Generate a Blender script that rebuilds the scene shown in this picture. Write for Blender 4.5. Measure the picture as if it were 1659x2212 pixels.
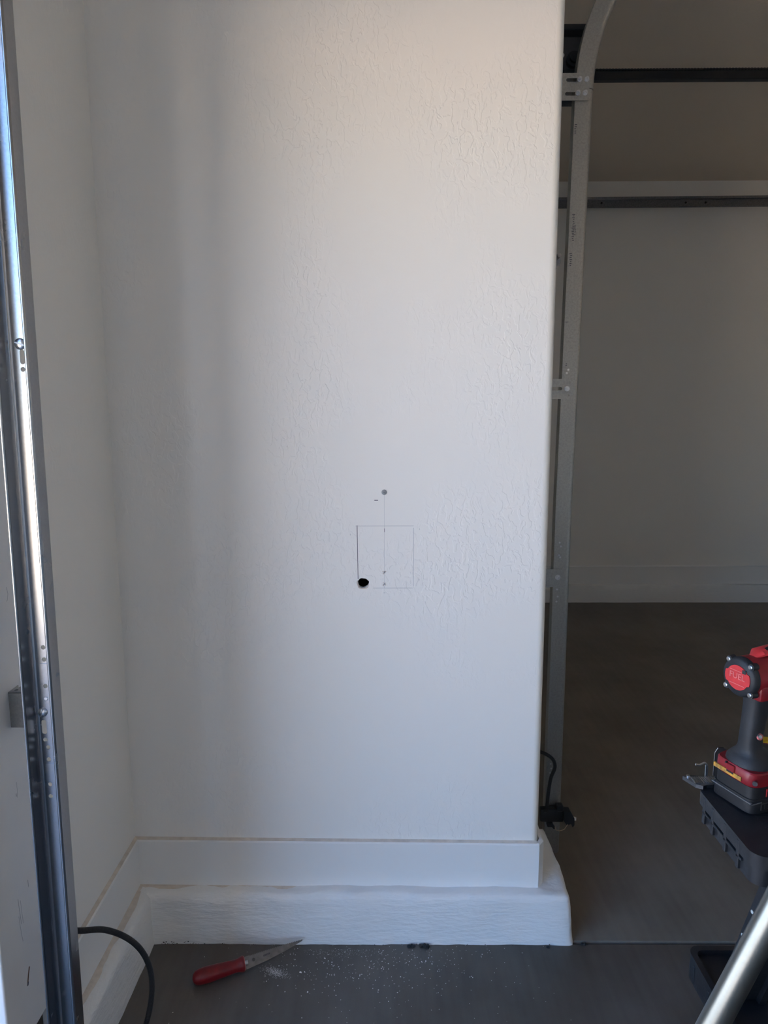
import bpy, bmesh, math, random
from mathutils import Vector, Matrix, noise
random.seed(7)
for o in list(bpy.data.objects): bpy.data.objects.remove(o)
S = bpy.context.scene
C = S.collection

# ------------------------------------------------------------ camera
F_PX, PITCH, YAW, ROLL = 1460.0, .1478, .0076, -.0031
cam = bpy.data.cameras.new('camera'); cam_o = bpy.data.objects.new('camera', cam); C.objects.link(cam_o)
cam.sensor_fit = 'HORIZONTAL'; cam.sensor_width = 36.0; cam.lens = 36.0 * F_PX / 1659.0
cam.clip_start = .02; cam.clip_end = 500
fw = Vector((-math.sin(YAW) * math.cos(PITCH), math.cos(YAW) * math.cos(PITCH), -math.sin(PITCH)))
r0 = Vector((math.cos(YAW), math.sin(YAW), 0)); u0 = r0.cross(fw)
rr = r0 * math.cos(ROLL) + u0 * math.sin(ROLL); uu = u0 * math.cos(ROLL) - r0 * math.sin(ROLL)
M = Matrix((rr, uu, -fw)).transposed().to_4x4(); M.translation = (.674, -1.638, 1.378)
cam_o.matrix_world = M
S.camera = cam_o

# ------------------------------------------------------------ sky, sun, exposure
SUN_EL, SUN_AZ = math.radians(42), math.radians(-12)       # sun stands behind the house (+X side)
w = bpy.data.worlds.new('sky'); S.world = w; w.use_nodes = True
nt = w.node_tree; nt.nodes.clear()
sky = nt.nodes.new('ShaderNodeTexSky'); sky.sky_type = 'NISHITA'; sky.sun_disc = False
sky.sun_elevation = SUN_EL; sky.sun_rotation = math.radians(90) - SUN_AZ
sky.air_density = 1.0; sky.dust_density = .4; sky.ozone_density = 1.5
bg = nt.nodes.new('ShaderNodeBackground'); bg.inputs[1].default_value = 1.12
wo = nt.nodes.new('ShaderNodeOutputWorld')
tint = nt.nodes.new('ShaderNodeVectorMath'); tint.operation = 'MULTIPLY'; tint.inputs[1].default_value = (.82, .99, 1.25)
nt.links.new(sky.outputs[0], tint.inputs[0]); nt.links.new(tint.outputs[0], bg.inputs[0]); nt.links.new(bg.outputs[0], wo.inputs[0])
sun = bpy.data.lights.new('sun', 'SUN'); sun.energy = 128.0; sun.color = (1, .93, .82); sun.angle = .0093
sun_o = bpy.data.objects.new('sun', sun); C.objects.link(sun_o)
sd = Vector((math.cos(SUN_EL) * math.cos(SUN_AZ), math.cos(SUN_EL) * math.sin(SUN_AZ), math.sin(SUN_EL)))
sun_o.rotation_euler = sd.to_track_quat('Z', 'Y').to_euler()
por = bpy.data.lights.new('door_opening_portal', 'AREA'); por.shape = 'RECTANGLE'; por.size = 2.14; por.size_y = 2.14
por.cycles.is_portal = True
por_o = bpy.data.objects.new('door_opening_portal', por); C.objects.link(por_o)
por_o.location = (-.16, -1.68, 1.07); por_o.rotation_euler = (0, -math.pi / 2, 0)
S.view_settings.view_transform = 'Standard'; S.view_settings.look = 'None'
S.view_settings.exposure = -0.20; S.view_settings.gamma = 1.0; S.view_settings.use_curve_mapping = False
S.cycles.use_denoising = True
S.cycles.max_bounces = 12; S.cycles.diffuse_bounces = 8; S.cycles.glossy_bounces = 4

# ------------------------------------------------------------ materials
def mat(name, col, rough=.6, metal=0.0, var=0.0, vscale=8.0, bump=0.0, bscale=60.0, col2=None, spec=.5, stretch=None, detail=6, bdist=.01, coat=0):
    m = bpy.data.materials.new(name); m.use_nodes = True
    n = m.node_tree; L = n.links; b = n.nodes['Principled BSDF']
    b.inputs['Base Color'].default_value = (*col, 1); b.inputs['Roughness'].default_value = rough
    b.inputs['Metallic'].default_value = metal; b.inputs['Specular IOR Level'].default_value = spec
    b.inputs['Coat Weight'].default_value = coat
    tc = n.nodes.new('ShaderNodeTexCoord'); src = tc.outputs['Object']
    if stretch:
        mp = n.nodes.new('ShaderNodeMapping'); mp.inputs['Scale'].default_value = stretch
        L.new(src, mp.inputs[0]); src = mp.outputs[0]
    if var > 0 or col2:
        t = n.nodes.new('ShaderNodeTexNoise'); t.inputs['Scale'].default_value = vscale; t.inputs['Detail'].default_value = detail
        L.new(src, t.inputs['Vector'])
        r = n.nodes.new('ShaderNodeValToRGB'); r.color_ramp.elements[0].position = .3; r.color_ramp.elements[1].position = .7
        c2 = col2 or tuple(min(1, c * (1 + var)) for c in col)
        c1 = col if col2 else tuple(c * (1 - var) for c in col)
        r.color_ramp.elements[0].color = (*c1, 1); r.color_ramp.elements[1].color = (*c2, 1)
        L.new(t.outputs[0], r.inputs[0]); L.new(r.outputs[0], b.inputs['Base Color'])
    if bump > 0:
        t2 = n.nodes.new('ShaderNodeTexNoise'); t2.inputs['Scale'].default_value = bscale; t2.inputs['Detail'].default_value = 4
        L.new(src, t2.inputs['Vector'])
        bu = n.nodes.new('ShaderNodeBump'); bu.inputs['Strength'].default_value = bump; bu.inputs['Distance'].default_value = bdist
        L.new(t2.outputs[0], bu.inputs['Height']); L.new(bu.outputs[0], b.inputs['Normal'])
    return m

def wall_mat(name, col, amount, patchy=True):
    """painted drywall with a skip-trowel relief that comes and goes in patches"""
    m = bpy.data.materials.new(name); m.use_nodes = True
    n = m.node_tree; L = n.links; b = n.nodes['Principled BSDF']
    b.inputs['Base Color'].default_value = (*col, 1); b.inputs['Roughness'].default_value = .40
    b.inputs['Specular IOR Level'].default_value = .5
    tc = n.nodes.new('ShaderNodeTexCoord')
    mp = n.nodes.new('ShaderNodeMapping'); mp.inputs['Scale'].default_value = (1, 1, .55); L.new(tc.outputs['Object'], mp.inputs[0])
    a = n.nodes.new('ShaderNodeTexNoise'); a.inputs['Scale'].default_value = 66; a.inputs['Detail'].default_value = 2.5; a.inputs['Distortion'].default_value = .8
    L.new(mp.outputs[0], a.inputs['Vector'])
    ar = n.nodes.new('ShaderNodeMapRange'); ar.inputs[1].default_value = .47; ar.inputs[2].default_value = .56; ar.interpolation_type = 'SMOOTHSTEP'
    L.new(a.outputs[0], ar.inputs[0])
    p = n.nodes.new('ShaderNodeTexNoise'); p.inputs['Scale'].default_value = 2.6; p.inputs['Detail'].default_value = 2
    L.new(tc.outputs['Object'], p.inputs['Vector'])
    pr = n.nodes.new('ShaderNodeMapRange'); pr.inputs[1].default_value = .44; pr.inputs[2].default_value = .62
    L.new(p.outputs[0], pr.inputs[0])
    mu = n.nodes.new('ShaderNodeMath'); mu.operation = 'MULTIPLY'; L.new(ar.outputs[0], mu.inputs[0]); L.new(pr.outputs[0], mu.inputs[1])
    f = n.nodes.new('ShaderNodeTexNoise'); f.inputs['Scale'].default_value = 240; f.inputs['Detail'].default_value = 2
    L.new(tc.outputs['Object'], f.inputs['Vector'])
    fm = n.nodes.new('ShaderNodeMath'); fm.operation = 'MULTIPLY_ADD'; fm.inputs[1].default_value = .12
    L.new(f.outputs[0], fm.inputs[0]); L.new(mu.outputs[0], fm.inputs[2])
    bu = n.nodes.new('ShaderNodeBump'); bu.inputs['Strength'].default_value = amount; bu.inputs['Distance'].default_value = .0014
    L.new(fm.outputs[0], bu.inputs['Height']); L.new(bu.outputs[0], b.inputs['Normal'])
    return m

def concrete_mat(name, c1, c2, rough):
    m = bpy.data.materials.new(name); m.use_nodes = True
    n = m.node_tree; L = n.links; b = n.nodes['Principled BSDF']
    tc = n.nodes.new('ShaderNodeTexCoord')
    a = n.nodes.new('ShaderNodeTexNoise'); a.inputs['Scale'].default_value = 2.2; a.inputs['Detail'].default_value = 9; a.inputs['Roughness'].default_value = .62
    L.new(tc.outputs['Object'], a.inputs['Vector'])
    mp = n.nodes.new('ShaderNodeMapping'); mp.inputs['Scale'].default_value = (30, 2.5, 1); mp.inputs['Rotation'].default_value = (0, 0, .25)
    L.new(tc.outputs['Object'], mp.inputs[0])
    s = n.nodes.new('ShaderNodeTexNoise'); s.inputs['Scale'].default_value = 1.6; s.inputs['Detail'].default_value = 4
    L.new(mp.outputs[0], s.inputs['Vector'])
    mx = n.nodes.new('ShaderNodeMath'); mx.operation = 'MULTIPLY_ADD'; mx.inputs[1].default_value = .28
    L.new(s.outputs[0], mx.inputs[0]); L.new(a.outputs[0], mx.inputs[2])
    r = n.nodes.new('ShaderNodeValToRGB'); r.color_ramp.elements[0].position = .45; r.color_ramp.elements[1].position = .85
    r.color_ramp.elements[0].color = (*c1, 1); r.color_ramp.elements[1].color = (*c2, 1)
    L.new(mx.outputs[0], r.inputs[0]); L.new(r.outputs[0], b.inputs['Base Color'])
    b.inputs['Roughness'].default_value = rough
    g = n.nodes.new('ShaderNodeTexNoise'); g.inputs['Scale'].default_value = 320; g.inputs['Detail'].default_value = 3
    L.new(tc.outputs['Object'], g.inputs['Vector'])
    bu = n.nodes.new('ShaderNodeBump'); bu.inputs['Strength'].default_value = .25; bu.inputs['Distance'].default_value = .001
    L.new(g.outputs[0], bu.inputs['Height']); L.new(bu.outputs[0], b.inputs['Normal'])
    return m

def galv_mat(name, col, rough, spangle=.12):
    m = bpy.data.materials.new(name); m.use_nodes = True
    n = m.node_tree; L = n.links; b = n.nodes['Principled BSDF']
    b.inputs['Metallic'].default_value = 1.0
    tc = n.nodes.new('ShaderNodeTexCoord')
    v = n.nodes.new('ShaderNodeTexNoise'); v.inputs['Scale'].default_value = 190; v.inputs['Detail'].default_value = 5; v.inputs['Roughness'].default_value = .7
    L.new(tc.outputs['Object'], v.inputs['Vector'])
    v2 = n.nodes.new('ShaderNodeTexNoise'); v2.inputs['Scale'].default_value = 22; v2.inputs['Detail'].default_value = 3
    L.new(tc.outputs['Object'], v2.inputs['Vector'])
    r = n.nodes.new('ShaderNodeValToRGB'); r.color_ramp.elements[0].position = .3; r.color_ramp.elements[1].position = .6
    r.color_ramp.elements[0].color = (*[c * (1 - 2.5 * spangle) for c in col], 1); r.color_ramp.elements[1].color = (*col, 1)
    L.new(v.outputs[0], r.inputs[0]); L.new(r.outputs[0], b.inputs['Base Color'])
    mr = n.nodes.new('ShaderNodeMapRange'); mr.inputs[3].default_value = rough - .03; mr.inputs[4].default_value = rough + .05
    L.new(v2.outputs[0], mr.inputs[0]); L.new(mr.outputs[0], b.inputs['Roughness'])
    bu = n.nodes.new('ShaderNodeBump'); bu.inputs['Strength'].default_value = .06; bu.inputs['Distance'].default_value = .0004
    L.new(v.outputs[0], bu.inputs['Height']); L.new(bu.outputs[0], b.inputs['Normal'])
    return m

MT = {
 'wall':   wall_mat('painted drywall', (.86, .845, .815), .40),
 'wall2':  wall_mat('painted drywall plain', (.86, .842, .80), .18),
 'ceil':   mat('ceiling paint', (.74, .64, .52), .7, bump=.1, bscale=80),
 'trim':   mat('white trim paint', (.82, .82, .81), .38, bump=.04, bscale=30),
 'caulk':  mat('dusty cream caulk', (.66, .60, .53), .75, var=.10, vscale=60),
 'curb':   mat('brushed white curb paint', (.81, .81, .80), .5, bump=.6, bscale=30, stretch=(1, 1, 4), bdist=.006),
 'jamb':   mat('scuffed white jamb paint', (.84, .84, .84), .33, var=.03, vscale=9, bump=.08, bscale=12),
 'floor':  concrete_mat('dark smooth concrete', (.060, .052, .043), (.130, .118, .102), .46),
 'floor2': concrete_mat('dark smooth bay concrete', (.115, .096, .074), (.19, .165, .132), .5),
 'rawcon': mat('raw brown concrete', (.10, .075, .055), .9, var=.3, vscale=40),
 'gyp':    mat('torn gypsum paper', (.62, .52, .45), .9, var=.15, vscale=200),
 'pencil': mat('pencil line', (.50, .51, .535), .7),
 'cut':    mat('saw cut', (.10, .10, .12), .9),
 'galv':   galv_mat('galvanised steel', (.37, .38, .395), .25, .05),
 'galvd':  galv_mat('dull galvanised steel', (.43, .425, .40), .46, .09),
 'steel':  mat('zinc screw steel', (.62, .63, .64), .28, 1.0, var=.1, vscale=300),
 'zinc':   mat('dull zinc', (.36, .37, .38), .45, .35, var=.1, vscale=300),
 'blade':  mat('grey saw steel', (.26, .26, .265), .38, 1.0, var=.15, vscale=90),
 'dsteel': mat('dark tool steel', (.22, .23, .25), .35, 1.0, var=.2, vscale=120),
 'black':  mat('black plastic', (.008, .0085, .010), .5, var=.3, vscale=30),
 'blackm': mat('black painted steel', (.012, .012, .014), .4),
 'dplate': mat('dark grey plate steel', (.05, .05, .052), .5, var=.2, vscale=30),
 'dplate2': mat('grey stop block', (.10, .10, .10), .6, var=.2, vscale=30),
 'rubber': mat('black rubber overmould', (.010, .011, .0135), .6, var=.3, vscale=45, bump=.25, bscale=500, bdist=.001),
 'shplas': mat('dusty black plastic', (.0065, .007, .009), .46, col2=(.016, .0165, .019), vscale=22, bump=.2, bscale=90, bdist=.003),
 'red':    mat('red tool plastic', (.20, .008, .013), .40, var=.15, vscale=60),
 'redcap': mat('bright red cap', (.50, .028, .032), .40, var=.1, vscale=120),
 'redtxt': mat('worn pale red lettering', (.62, .16, .15), .5),
 'redsaw': mat('red handle plastic', (.17, .006, .010), .32, var=.2, vscale=70, bump=.15, bscale=260, bdist=.002),
 'yellow': mat('yellow plastic', (.80, .50, .02), .45, var=.05),
 'label':  mat('orange label', (.75, .36, .04), .5, col2=(.16, .09, .03), vscale=120, stretch=(1, 1, .3)),
 'grey':   mat('light grey print', (.55, .55, .52), .5),
 'dust':   mat('white plaster dust', (.75, .73, .70), .9),
 'dirt':   mat('dark dirt', (.030, .028, .028), .9, var=.4, vscale=200),
 'wire':   mat('pale wire', (.50, .40, .26), .5),
 'rust':   mat('rust scrape', (.16, .075, .04), .8, var=.5, vscale=200),
 'doorp':  mat('door panel white', (.70, .70, .68), .5, bump=.1, bscale=40),
 'stucco': mat('tan stucco', (.42, .34, .26), .9, var=.08, vscale=6, bump=.3, bscale=90),
 'drive':  mat('driveway concrete', (.42, .39, .35), .8, var=.1, vscale=2),
 'ground': mat('desert gravel', (.50, .39, .29), .9, var=.15, vscale=1.5),
}

# ------------------------------------------------------------ helpers
def bx(bm, lo, hi, bev=0.0, seg=2):
    lo = Vector(lo); hi = Vector(hi)
    r = bmesh.ops.create_cube(bm, size=1.0, matrix=Matrix.Translation((lo + hi) / 2) @ Matrix.Diagonal((*(hi - lo), 1)))
    if bev > 0:
        es = list({e for v in r['verts'] for e in v.link_edges})
        bmesh.ops.bevel(bm, geom=es, offset=bev, segments=seg, affect='EDGES', profile=.5)
def tube(bm, pts, rad, n=12, caps=True, oval=(1, 1), up=None):
    pts = [Vector(p) for p in pts]; rings = []; prev = None
    for i, p in enumerate(pts):
        t = (pts[min(i + 1, len(pts) - 1)] - pts[max(i - 1, 0)]).normalized()
        if prev is None:
            a = Vector(up) if up else (Vector((0, 0, 1)) if abs(t.z) < .9 else Vector((1, 0, 0)))
        else: a = prev
        a = (a - t * a.dot(t)).normalized(); prev = a; b = t.cross(a)
        r = rad[i] if isinstance(rad, (list, tuple)) else rad
        rings.append([bm.verts.new(p + (a * math.cos(2 * math.pi * k / n) * oval[0] + b * math.sin(2 * math.pi * k / n) * oval[1]) * r) for k in range(n)])
    for i in range(len(rings) - 1):
        for k in range(n):
            bm.faces.new((rings[i][k], rings[i][(k + 1) % n], rings[i + 1][(k + 1) % n], rings[i + 1][k]))
    if caps:
        bm.faces.new(rings[0][::-1]); bm.faces.new(rings[-1])
def disc(bm, c, nrm, r, h, n=20, r2=None, bevel=0):
    """short cylinder or dome from c along nrm"""
    c = Vector(c); nrm = Vector(nrm).normalized()
    if bevel: tube(bm, [c, c + nrm * (h - bevel), c + nrm * h], [r, r, r - bevel], n)
    else: tube(bm, [c, c + nrm * h], [r, r if r2 is None else r2], n)
def circ(cx, cy, r, n=16): return [(cx + r * math.cos(2 * math.pi * k / n), cy + r * math.sin(2 * math.pi * k / n)) for k in range(n)]
def slot(cx, cy, w, h, n=8):
    r = w / 2; out = []
    for k in range(n + 1): out.append((cx + r * math.cos(math.pi * k / n), cy + h / 2 - r + r * math.sin(math.pi * k / n)))
    for k in range(n + 1): out.append((cx + r * math.cos(math.pi + math.pi * k / n), cy - h / 2 + r + r * math.sin(math.pi + math.pi * k / n)))
    return out
def plate(bm, outer, holes, f, d):
    """flat plate from a 2-D outline with holes; f maps (a, b, depth) to space"""
    loops = [outer] + list(holes)
    layers = []
    for dd in (0, d):
        edges = []; lv = []
        for lp in loops:
            vs = [bm.verts.new(f(a, b, dd)) for a, b in lp]
            lv.append(vs)
            edges += [bm.edges.new((vs[i], vs[(i + 1) % len(vs)])) for i in range(len(vs))]
        bmesh.ops.triangle_fill(bm, edges=edges, use_beauty=True, use_dissolve=False)
        layers.append(lv)
    for a, b in zip(*layers):
        for i in range(len(a)):
            j = (i + 1) % len(a); bm.faces.new((a[i], a[j], b[j], b[i]))
def prism(bm, poly, f, d0, d1):
    a = [bm.verts.new(f(x, y, d0)) for x, y in poly]; b = [bm.verts.new(f(x, y, d1)) for x, y in poly]
    n = len(poly)
    for i in range(n): bm.faces.new((a[i], a[(i + 1) % n], b[(i + 1) % n], b[i]))
    bm.faces.new(a[::-1]); bm.faces.new(b)
def rrect(x0, y0, x1, y1, r, n=5):
    out = []
    for cx, cy, a0 in ((x1 - r, y1 - r, 0), (x0 + r, y1 - r, 90), (x0 + r, y0 + r, 180), (x1 - r, y0 + r, 270)):
        for k in range(n + 1):
            a = math.radians(a0 + 90 * k / n); out.append((cx + r * math.cos(a), cy + r * math.sin(a)))
    return out
def obj(name, bm, m, parent=None, smooth=35, world=True):
    bmesh.ops.recalc_face_normals(bm, faces=bm.faces)
    me = bpy.data.meshes.new(name); bm.to_mesh(me); bm.free()
    if smooth:
        me.shade_smooth(); me.set_sharp_from_angle(angle=math.radians(smooth))
    me.materials.append(MT[m] if isinstance(m, str) else m)
    o = bpy.data.objects.new(name, me); C.objects.link(o)
    if parent:
        if world: me.transform(Matrix.Translation(-abs_loc(parent)))
        o.parent = parent
    return o
def abs_loc(o):
    v = Vector((0, 0, 0))
    while o: v += o.location; o = o.parent
    return v
def NB(): return bmesh.new()
def tag(o, label, cat=None, group=None, kind=None):
    if label: o['label'] = label
    if cat: o['category'] = cat
    if group: o['group'] = group
    if kind: o['kind'] = kind
    return o
def thing(name, label, cat, loc, group=None):
    o = bpy.data.objects.new(name, None); C.objects.link(o); o.location = loc; o.empty_display_size = .05
    return tag(o, label, cat, group)
def struct(name, bm, m, label, cat, smooth=35): return tag(obj(name, bm, m, None, smooth), label, cat, kind='structure')
def swept(bm, prof, frames):
    """sweep a closed 2-D profile through frames (origin, a-axis, b-axis)"""
    rings = [[bm.verts.new(o + a * u + b * v) for u, v in prof] for o, a, b in frames]
    n = len(prof)
    for i in range(len(rings) - 1):
        for k in range(n): bm.faces.new((rings[i][k], rings[i][(k + 1) % n], rings[i + 1][(k + 1) % n], rings[i + 1][k]))
    bm.faces.new(rings[0][::-1]); bm.faces.new(rings[-1])
def sheet(path, t):
    """closed outline of a sheet-metal profile: the open path offset by t to its left"""
    P = [Vector((*p, 0)) for p in path]; off = []
    for i, p in enumerate(P):
        d = (P[min(i + 1, len(P) - 1)] - P[max(i - 1, 0)]).normalized(); off.append(p + Vector((-d.y, d.x, 0)) * t)
    return [(p.x, p.y) for p in P] + [(p.x, p.y) for p in reversed(off)]
def text_bm(s, size, depth):
    cu = bpy.data.curves.new('txt', 'FONT'); cu.body = s; cu.size = size; cu.extrude = depth; cu.align_x = 'CENTER'; cu.align_y = 'CENTER'; cu.resolution_u = 3
    o = bpy.data.objects.new('txt', cu); C.objects.link(o)
    dg = bpy.context.evaluated_depsgraph_get(); me = bpy.data.meshes.new_from_object(o.evaluated_get(dg))
    bm = bmesh.new(); bm.from_mesh(me)
    bpy.data.objects.remove(o); bpy.data.curves.remove(cu); bpy.data.meshes.remove(me)
    return bm
def rough_box(bm, lo, hi, step, amp, seed, keep_bottom=True, rnd=.006):
    """box of small facets with hand-trowelled unevenness"""
    lo = Vector(lo); hi = Vector(hi); d = hi - lo
    nx, ny, nz = [max(2, round(d[i] / step)) for i in range(3)]
    vs = {}
    def V(i, j, k):
        key = (i, j, k)
        if key not in vs:
            p = Vector((lo.x + d.x * i / nx, lo.y + d.y * j / ny, lo.z + d.z * k / nz))
            q = p * 9 + Vector((seed, seed * 2, 0))
            o = Vector((noise.noise(q), noise.noise(q + Vector((31, 7, 3))), noise.noise(q * .8 + Vector((3, 17, 9))))) * amp
            o += Vector((noise.noise(q * 4), noise.noise(q * 4 + Vector((5, 5, 5))), noise.noise(q * 4 + Vector((9, 1, 5))))) * amp * .35
            # soften the outer edges
            ex = (1 if i == 0 else -1 if i == nx else 0); ey = (1 if j == 0 else -1 if j == ny else 0); ez = (-1 if k == nz else 0)
            if abs(ex) + abs(ey) + abs(ez) > 1: o += Vector((ex, ey, ez)) * rnd * (1 + noise.noise(q * 2))
            if k == 0: o.z = 0
            vs[key] = bm.verts.new(p + o)
        return vs[key]
    for i in range(nx):
        for j in range(ny): bm.faces.new((V(i, j, nz), V(i + 1, j, nz), V(i + 1, j + 1, nz), V(i, j + 1, nz)))
    for i in range(nx):
        for k in range(nz):
            bm.faces.new((V(i, 0, k), V(i + 1, 0, k), V(i + 1, 0, k + 1), V(i, 0, k + 1)))
            bm.faces.new((V(i, ny, k), V(i, ny, k + 1), V(i + 1, ny, k + 1), V(i + 1, ny, k)))
    for j in range(ny):
        for k in range(nz):
            bm.faces.new((V(0, j, k), V(0, j, k + 1), V(0, j + 1, k + 1), V(0, j + 1, k)))
            bm.faces.new((V(nx, j, k), V(nx, j + 1, k), V(nx, j + 1, k + 1), V(nx, j, k + 1)))

# ============================================================ THE SETTING
W = 1.067; ZB, ZC, TB, CP = .2646, .1343, .0114, .050; YF = 3.168; ZCE = 2.895
XR, YN, YOPEN0, YOPEN1, ZOPEN = 4.1, -3.15, -.602, -2.75, 2.14

b = NB(); bx(b, (-60, -60, -.40), (-.152, 60, -.05)); struct('ground', b, 'ground', 'sunlit tan gravel ground outside the open garage door', 'ground')
b = NB(); bx(b, (-9, -6.5, -.2), (-.152, .5, -.02)); struct('driveway', b, 'drive', 'pale concrete driveway outside the open garage door', 'driveway')

b = NB(); bx(b, (-.80, -4.6, -.05), (-.152, -3.3, 4.3)); struct('wall_sky_block', b, 'stucco', 'unseen tan stucco block added beyond the open garage door to cut sky light', 'wall')  # added out of view: blocks sky light arriving along the house front

fl = thing('floor', 'dark grey smooth concrete garage floor with a joint beside the curb', 'floor', (0, 0, 0)); fl['kind'] = 'structure'
b = NB(); bx(b, (-.152, YN - .2, -.2), (XR + .2, -.0535, 0), .002, 1); obj('concrete_slab', b, 'floor', fl)
b = NB(); bx(b, (.9, -.0475, -.2), (XR + .2, YF + .2, .004), .003, 2); obj('concrete_slab', b, 'floor2', fl)
b = NB(); bx(b, (.9, -.0535, -.2), (XR + .2, -.0475, -.006)); obj('joint_filler', b, 'dirt', fl)

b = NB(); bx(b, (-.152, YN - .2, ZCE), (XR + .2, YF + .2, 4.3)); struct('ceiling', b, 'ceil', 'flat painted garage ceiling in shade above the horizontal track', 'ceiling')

# -- centre wall: 13 mm drywall with a real hole over a hollow stud bay, bullnosed free edge
hole = []
for k in range(28):
    a = 2 * math.pi * k / 28; r = .0137 * (1 + .05 * math.sin(3 * a + 1) + .03 * math.sin(7 * a))
    hole.append((.6095 + r * math.cos(a), .9555 + r * .93 * math.sin(a)))
wc = thing('wall_center', 'white textured drywall stub wall with a pencilled square and a drilled hole', 'wall', (0, 0, 0)); wc['kind'] = 'structure'
RB = .019
b = NB()
plate(b, [(-.01, 0), (W - RB, 0), (W - RB, ZCE), (-.01, ZCE)], [hole, circ(.6622, .983, .0024, 10), circ(.6618, .9525, .0021, 10)], lambda x, z, d: Vector((x, d, z)), .013)
obj('drywall_sheet', b, 'wall', wc, 30)
b = NB()
nose = [(W - RB, 0)] + [(W - RB + RB * math.sin(math.pi / 2 * k / 10), RB - RB * math.cos(math.pi / 2 * k / 10)) for k in range(1, 11)] + [(W, .25), (W - .16, .25), (W - .16, .013), (W - RB, .013)]
prism(b, nose, lambda x, y, d: Vector((x, y, d)), 0, ZCE); obj('bullnose_corner', b, 'wall2', wc)
b = NB()
bx(b, (-.01, .013, 0), (.57, .17, ZCE)); bx(b, (.78, .013, 0), (W - .16, .17, ZCE)); bx(b, (.57, .013, 1.3), (.78, .17, ZCE)); bx(b, (.57, .013, 0), (.78, .17, .8)); bx(b, (.57, .13, .8), (.78, .17, 1.3))
obj('stud_core', b, 'rawcon', wc, 0)
# torn paper rim at the lower left of the hole
b = NB()
for k in range(22):
    a = math.radians(150 + 190 * k / 21); r = .0146 + .0008 * math.sin(5 * a); c = (.6095 + r * math.cos(a), -.0004, .9555 + r * .96 * math.sin(a))
    wd = .0022 * math.sin(math.pi * (k + .5) / 22) + .0004
    tube(b, [(c[0] - .0014, c[1], c[2] - .001), (c[0] + .0014, c[1], c[2] + .001)], wd * .55, 5)
obj('torn_rim', b, 'gyp', wc)
for hx, hz in ((.6622, .983), (.6618, .9525)):
    b = NB()
    for k in range(9):
        a = random.uniform(0, 6.28); r = random.uniform(.0024, .0044)
        tube(b, [(hx + r * math.cos(a), .0003, hz + r * math.sin(a)), (hx + (r + .0016) * math.cos(a + .3), -.0008, hz + (r + .0016) * math.sin(a + .3))], .0006, 4)
    obj('torn_rim', b, 'gyp', wc)
def line(x0, z0, x1, z1, wd, m, name='pencil_line'):
    b = NB(); d = Vector((x1 - x0, 0, z1 - z0)); p = Vector((-d.z, 0, d.x)).normalized() * wd / 2
    q = [Vector((x0, 0, z0)) - p, Vector((x1, 0, z1)) - p, Vector((x1, 0, z1)) + p, Vector((x0, 0, z0)) + p]
    prism(b, [(v.x, v.z) for v in q], lambda x, z, dd: Vector((x, dd, z)), .0002, -.0002); return obj(name, b, m, wc, 0)
line(.591, 1.0993, .7345, 1.0995, .0011, 'pencil'); line(.7345, 1.095, .734, .948, .0010, 'pencil'); line(.634, .9425, .7325, .9425, .0011, 'pencil')
line(.6625, 1.177, .662, .943, .0006, 'pencil'); line(.5953, 1.101, .5965, .966, .0015, 'cut', 'saw_cut'); line(.638, 1.163, .647, 1.163, .0018, 'cut'); line(.6625, 1.093, .6628, 1.084, .0013, 'cut'); line(.660, .930, .664, .930, .001, 'pencil')
line(.578, 1.080, .5785, 1.076, .001, 'pencil'); line(.749, 1.093, .7492, 1.090, .001, 'pencil'); line(.748, .966, .7484, .962, .0013, 'pencil')

# -- left (street-side) wall, jamb, header, remaining shell
b = NB(); bx(b, (-.15, -.455, 0), (0, .02, ZCE)); struct('wall_left', b, 'wall2', 'shaded white side wall meeting the stub wall in the left corner', 'wall')
b = NB(); bx(b, (-.15, YOPEN1, ZOPEN), (0, -.455, ZCE)); struct('wall_header', b, 'wall2', 'white wall strip above the open garage door', 'wall')
b = NB(); bx(b, (-.15, YN, 0), (0, YOPEN1, ZCE)); struct('wall_street', b, 'wall2', 'white front wall beyond the open garage door', 'wall')
jb = thing('trim_1', 'scuffed white jamb board left of the near galvanised track', 'jamb', (0, -.53, .228)); jb['kind'] = 'structure'
b = NB(); prism(b, [(.002, -.4555), (.002, -.598)] + [(.002 - .004 + .004 * math.cos(math.radians(a)), -.598 - .004 * math.sin(math.radians(a))) for a in range(15, 91, 15)] + [(-.15, -.602), (-.15, -.4555)], lambda x, y, d: Vector((x, y, d)), .228, ZOPEN); obj('board', b, 'jamb', jb)
b = NB(); bx(b, (-.15, -.625, .0), (-.11, -.603, ZOPEN), .001, 1); obj('stop_strip', b, 'jamb', jb)
b = NB(); bx(b, (-.15, -.601, 0), (-.02, -.4555, .2275)); obj('stem_block', b, 'rawcon', jb)
def scuff(pts, wd, m):
    b = NB(); P = [Vector((.0022, y, z)) for y, z in pts]
    tube(b, P, wd, 5, oval=(1, 1)); 
    for v in b.verts: v.co.x = .0020 + (v.co.x - .0022) * .15
    obj('scuff', b, m, jb)
scuff([(-.538, .508), (-.536, .48), (-.534, .455)], .0009, 'pencil'); scuff([(-.531, .50), (-.5295, .47), (-.528, .452)], .0007, 'pencil'); scuff([(-.540, .475), (-.537, .44), (-.534, .42)], .0007, 'pencil')
scuff([(-.522, .357), (-.5275, .343), (-.531, .332)], .0022, 'rust'); scuff([(-.53, .332), (-.532, .326)], .0026, 'cut')
scuff([(-.503, .52), (-.5015, .505)], .0011, 'pencil'); scuff([(-.515, .70), (-.514, .694)], .0014, 'pencil'); scuff([(-.489, 1.075), (-.486, 1.062), (-.489, 1.052), (-.492, 1.05)], .0008, 'pencil'); scuff([(-.511, .72), (-.510, .705), (-.5115, .69)], .0007, 'pencil')

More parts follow.
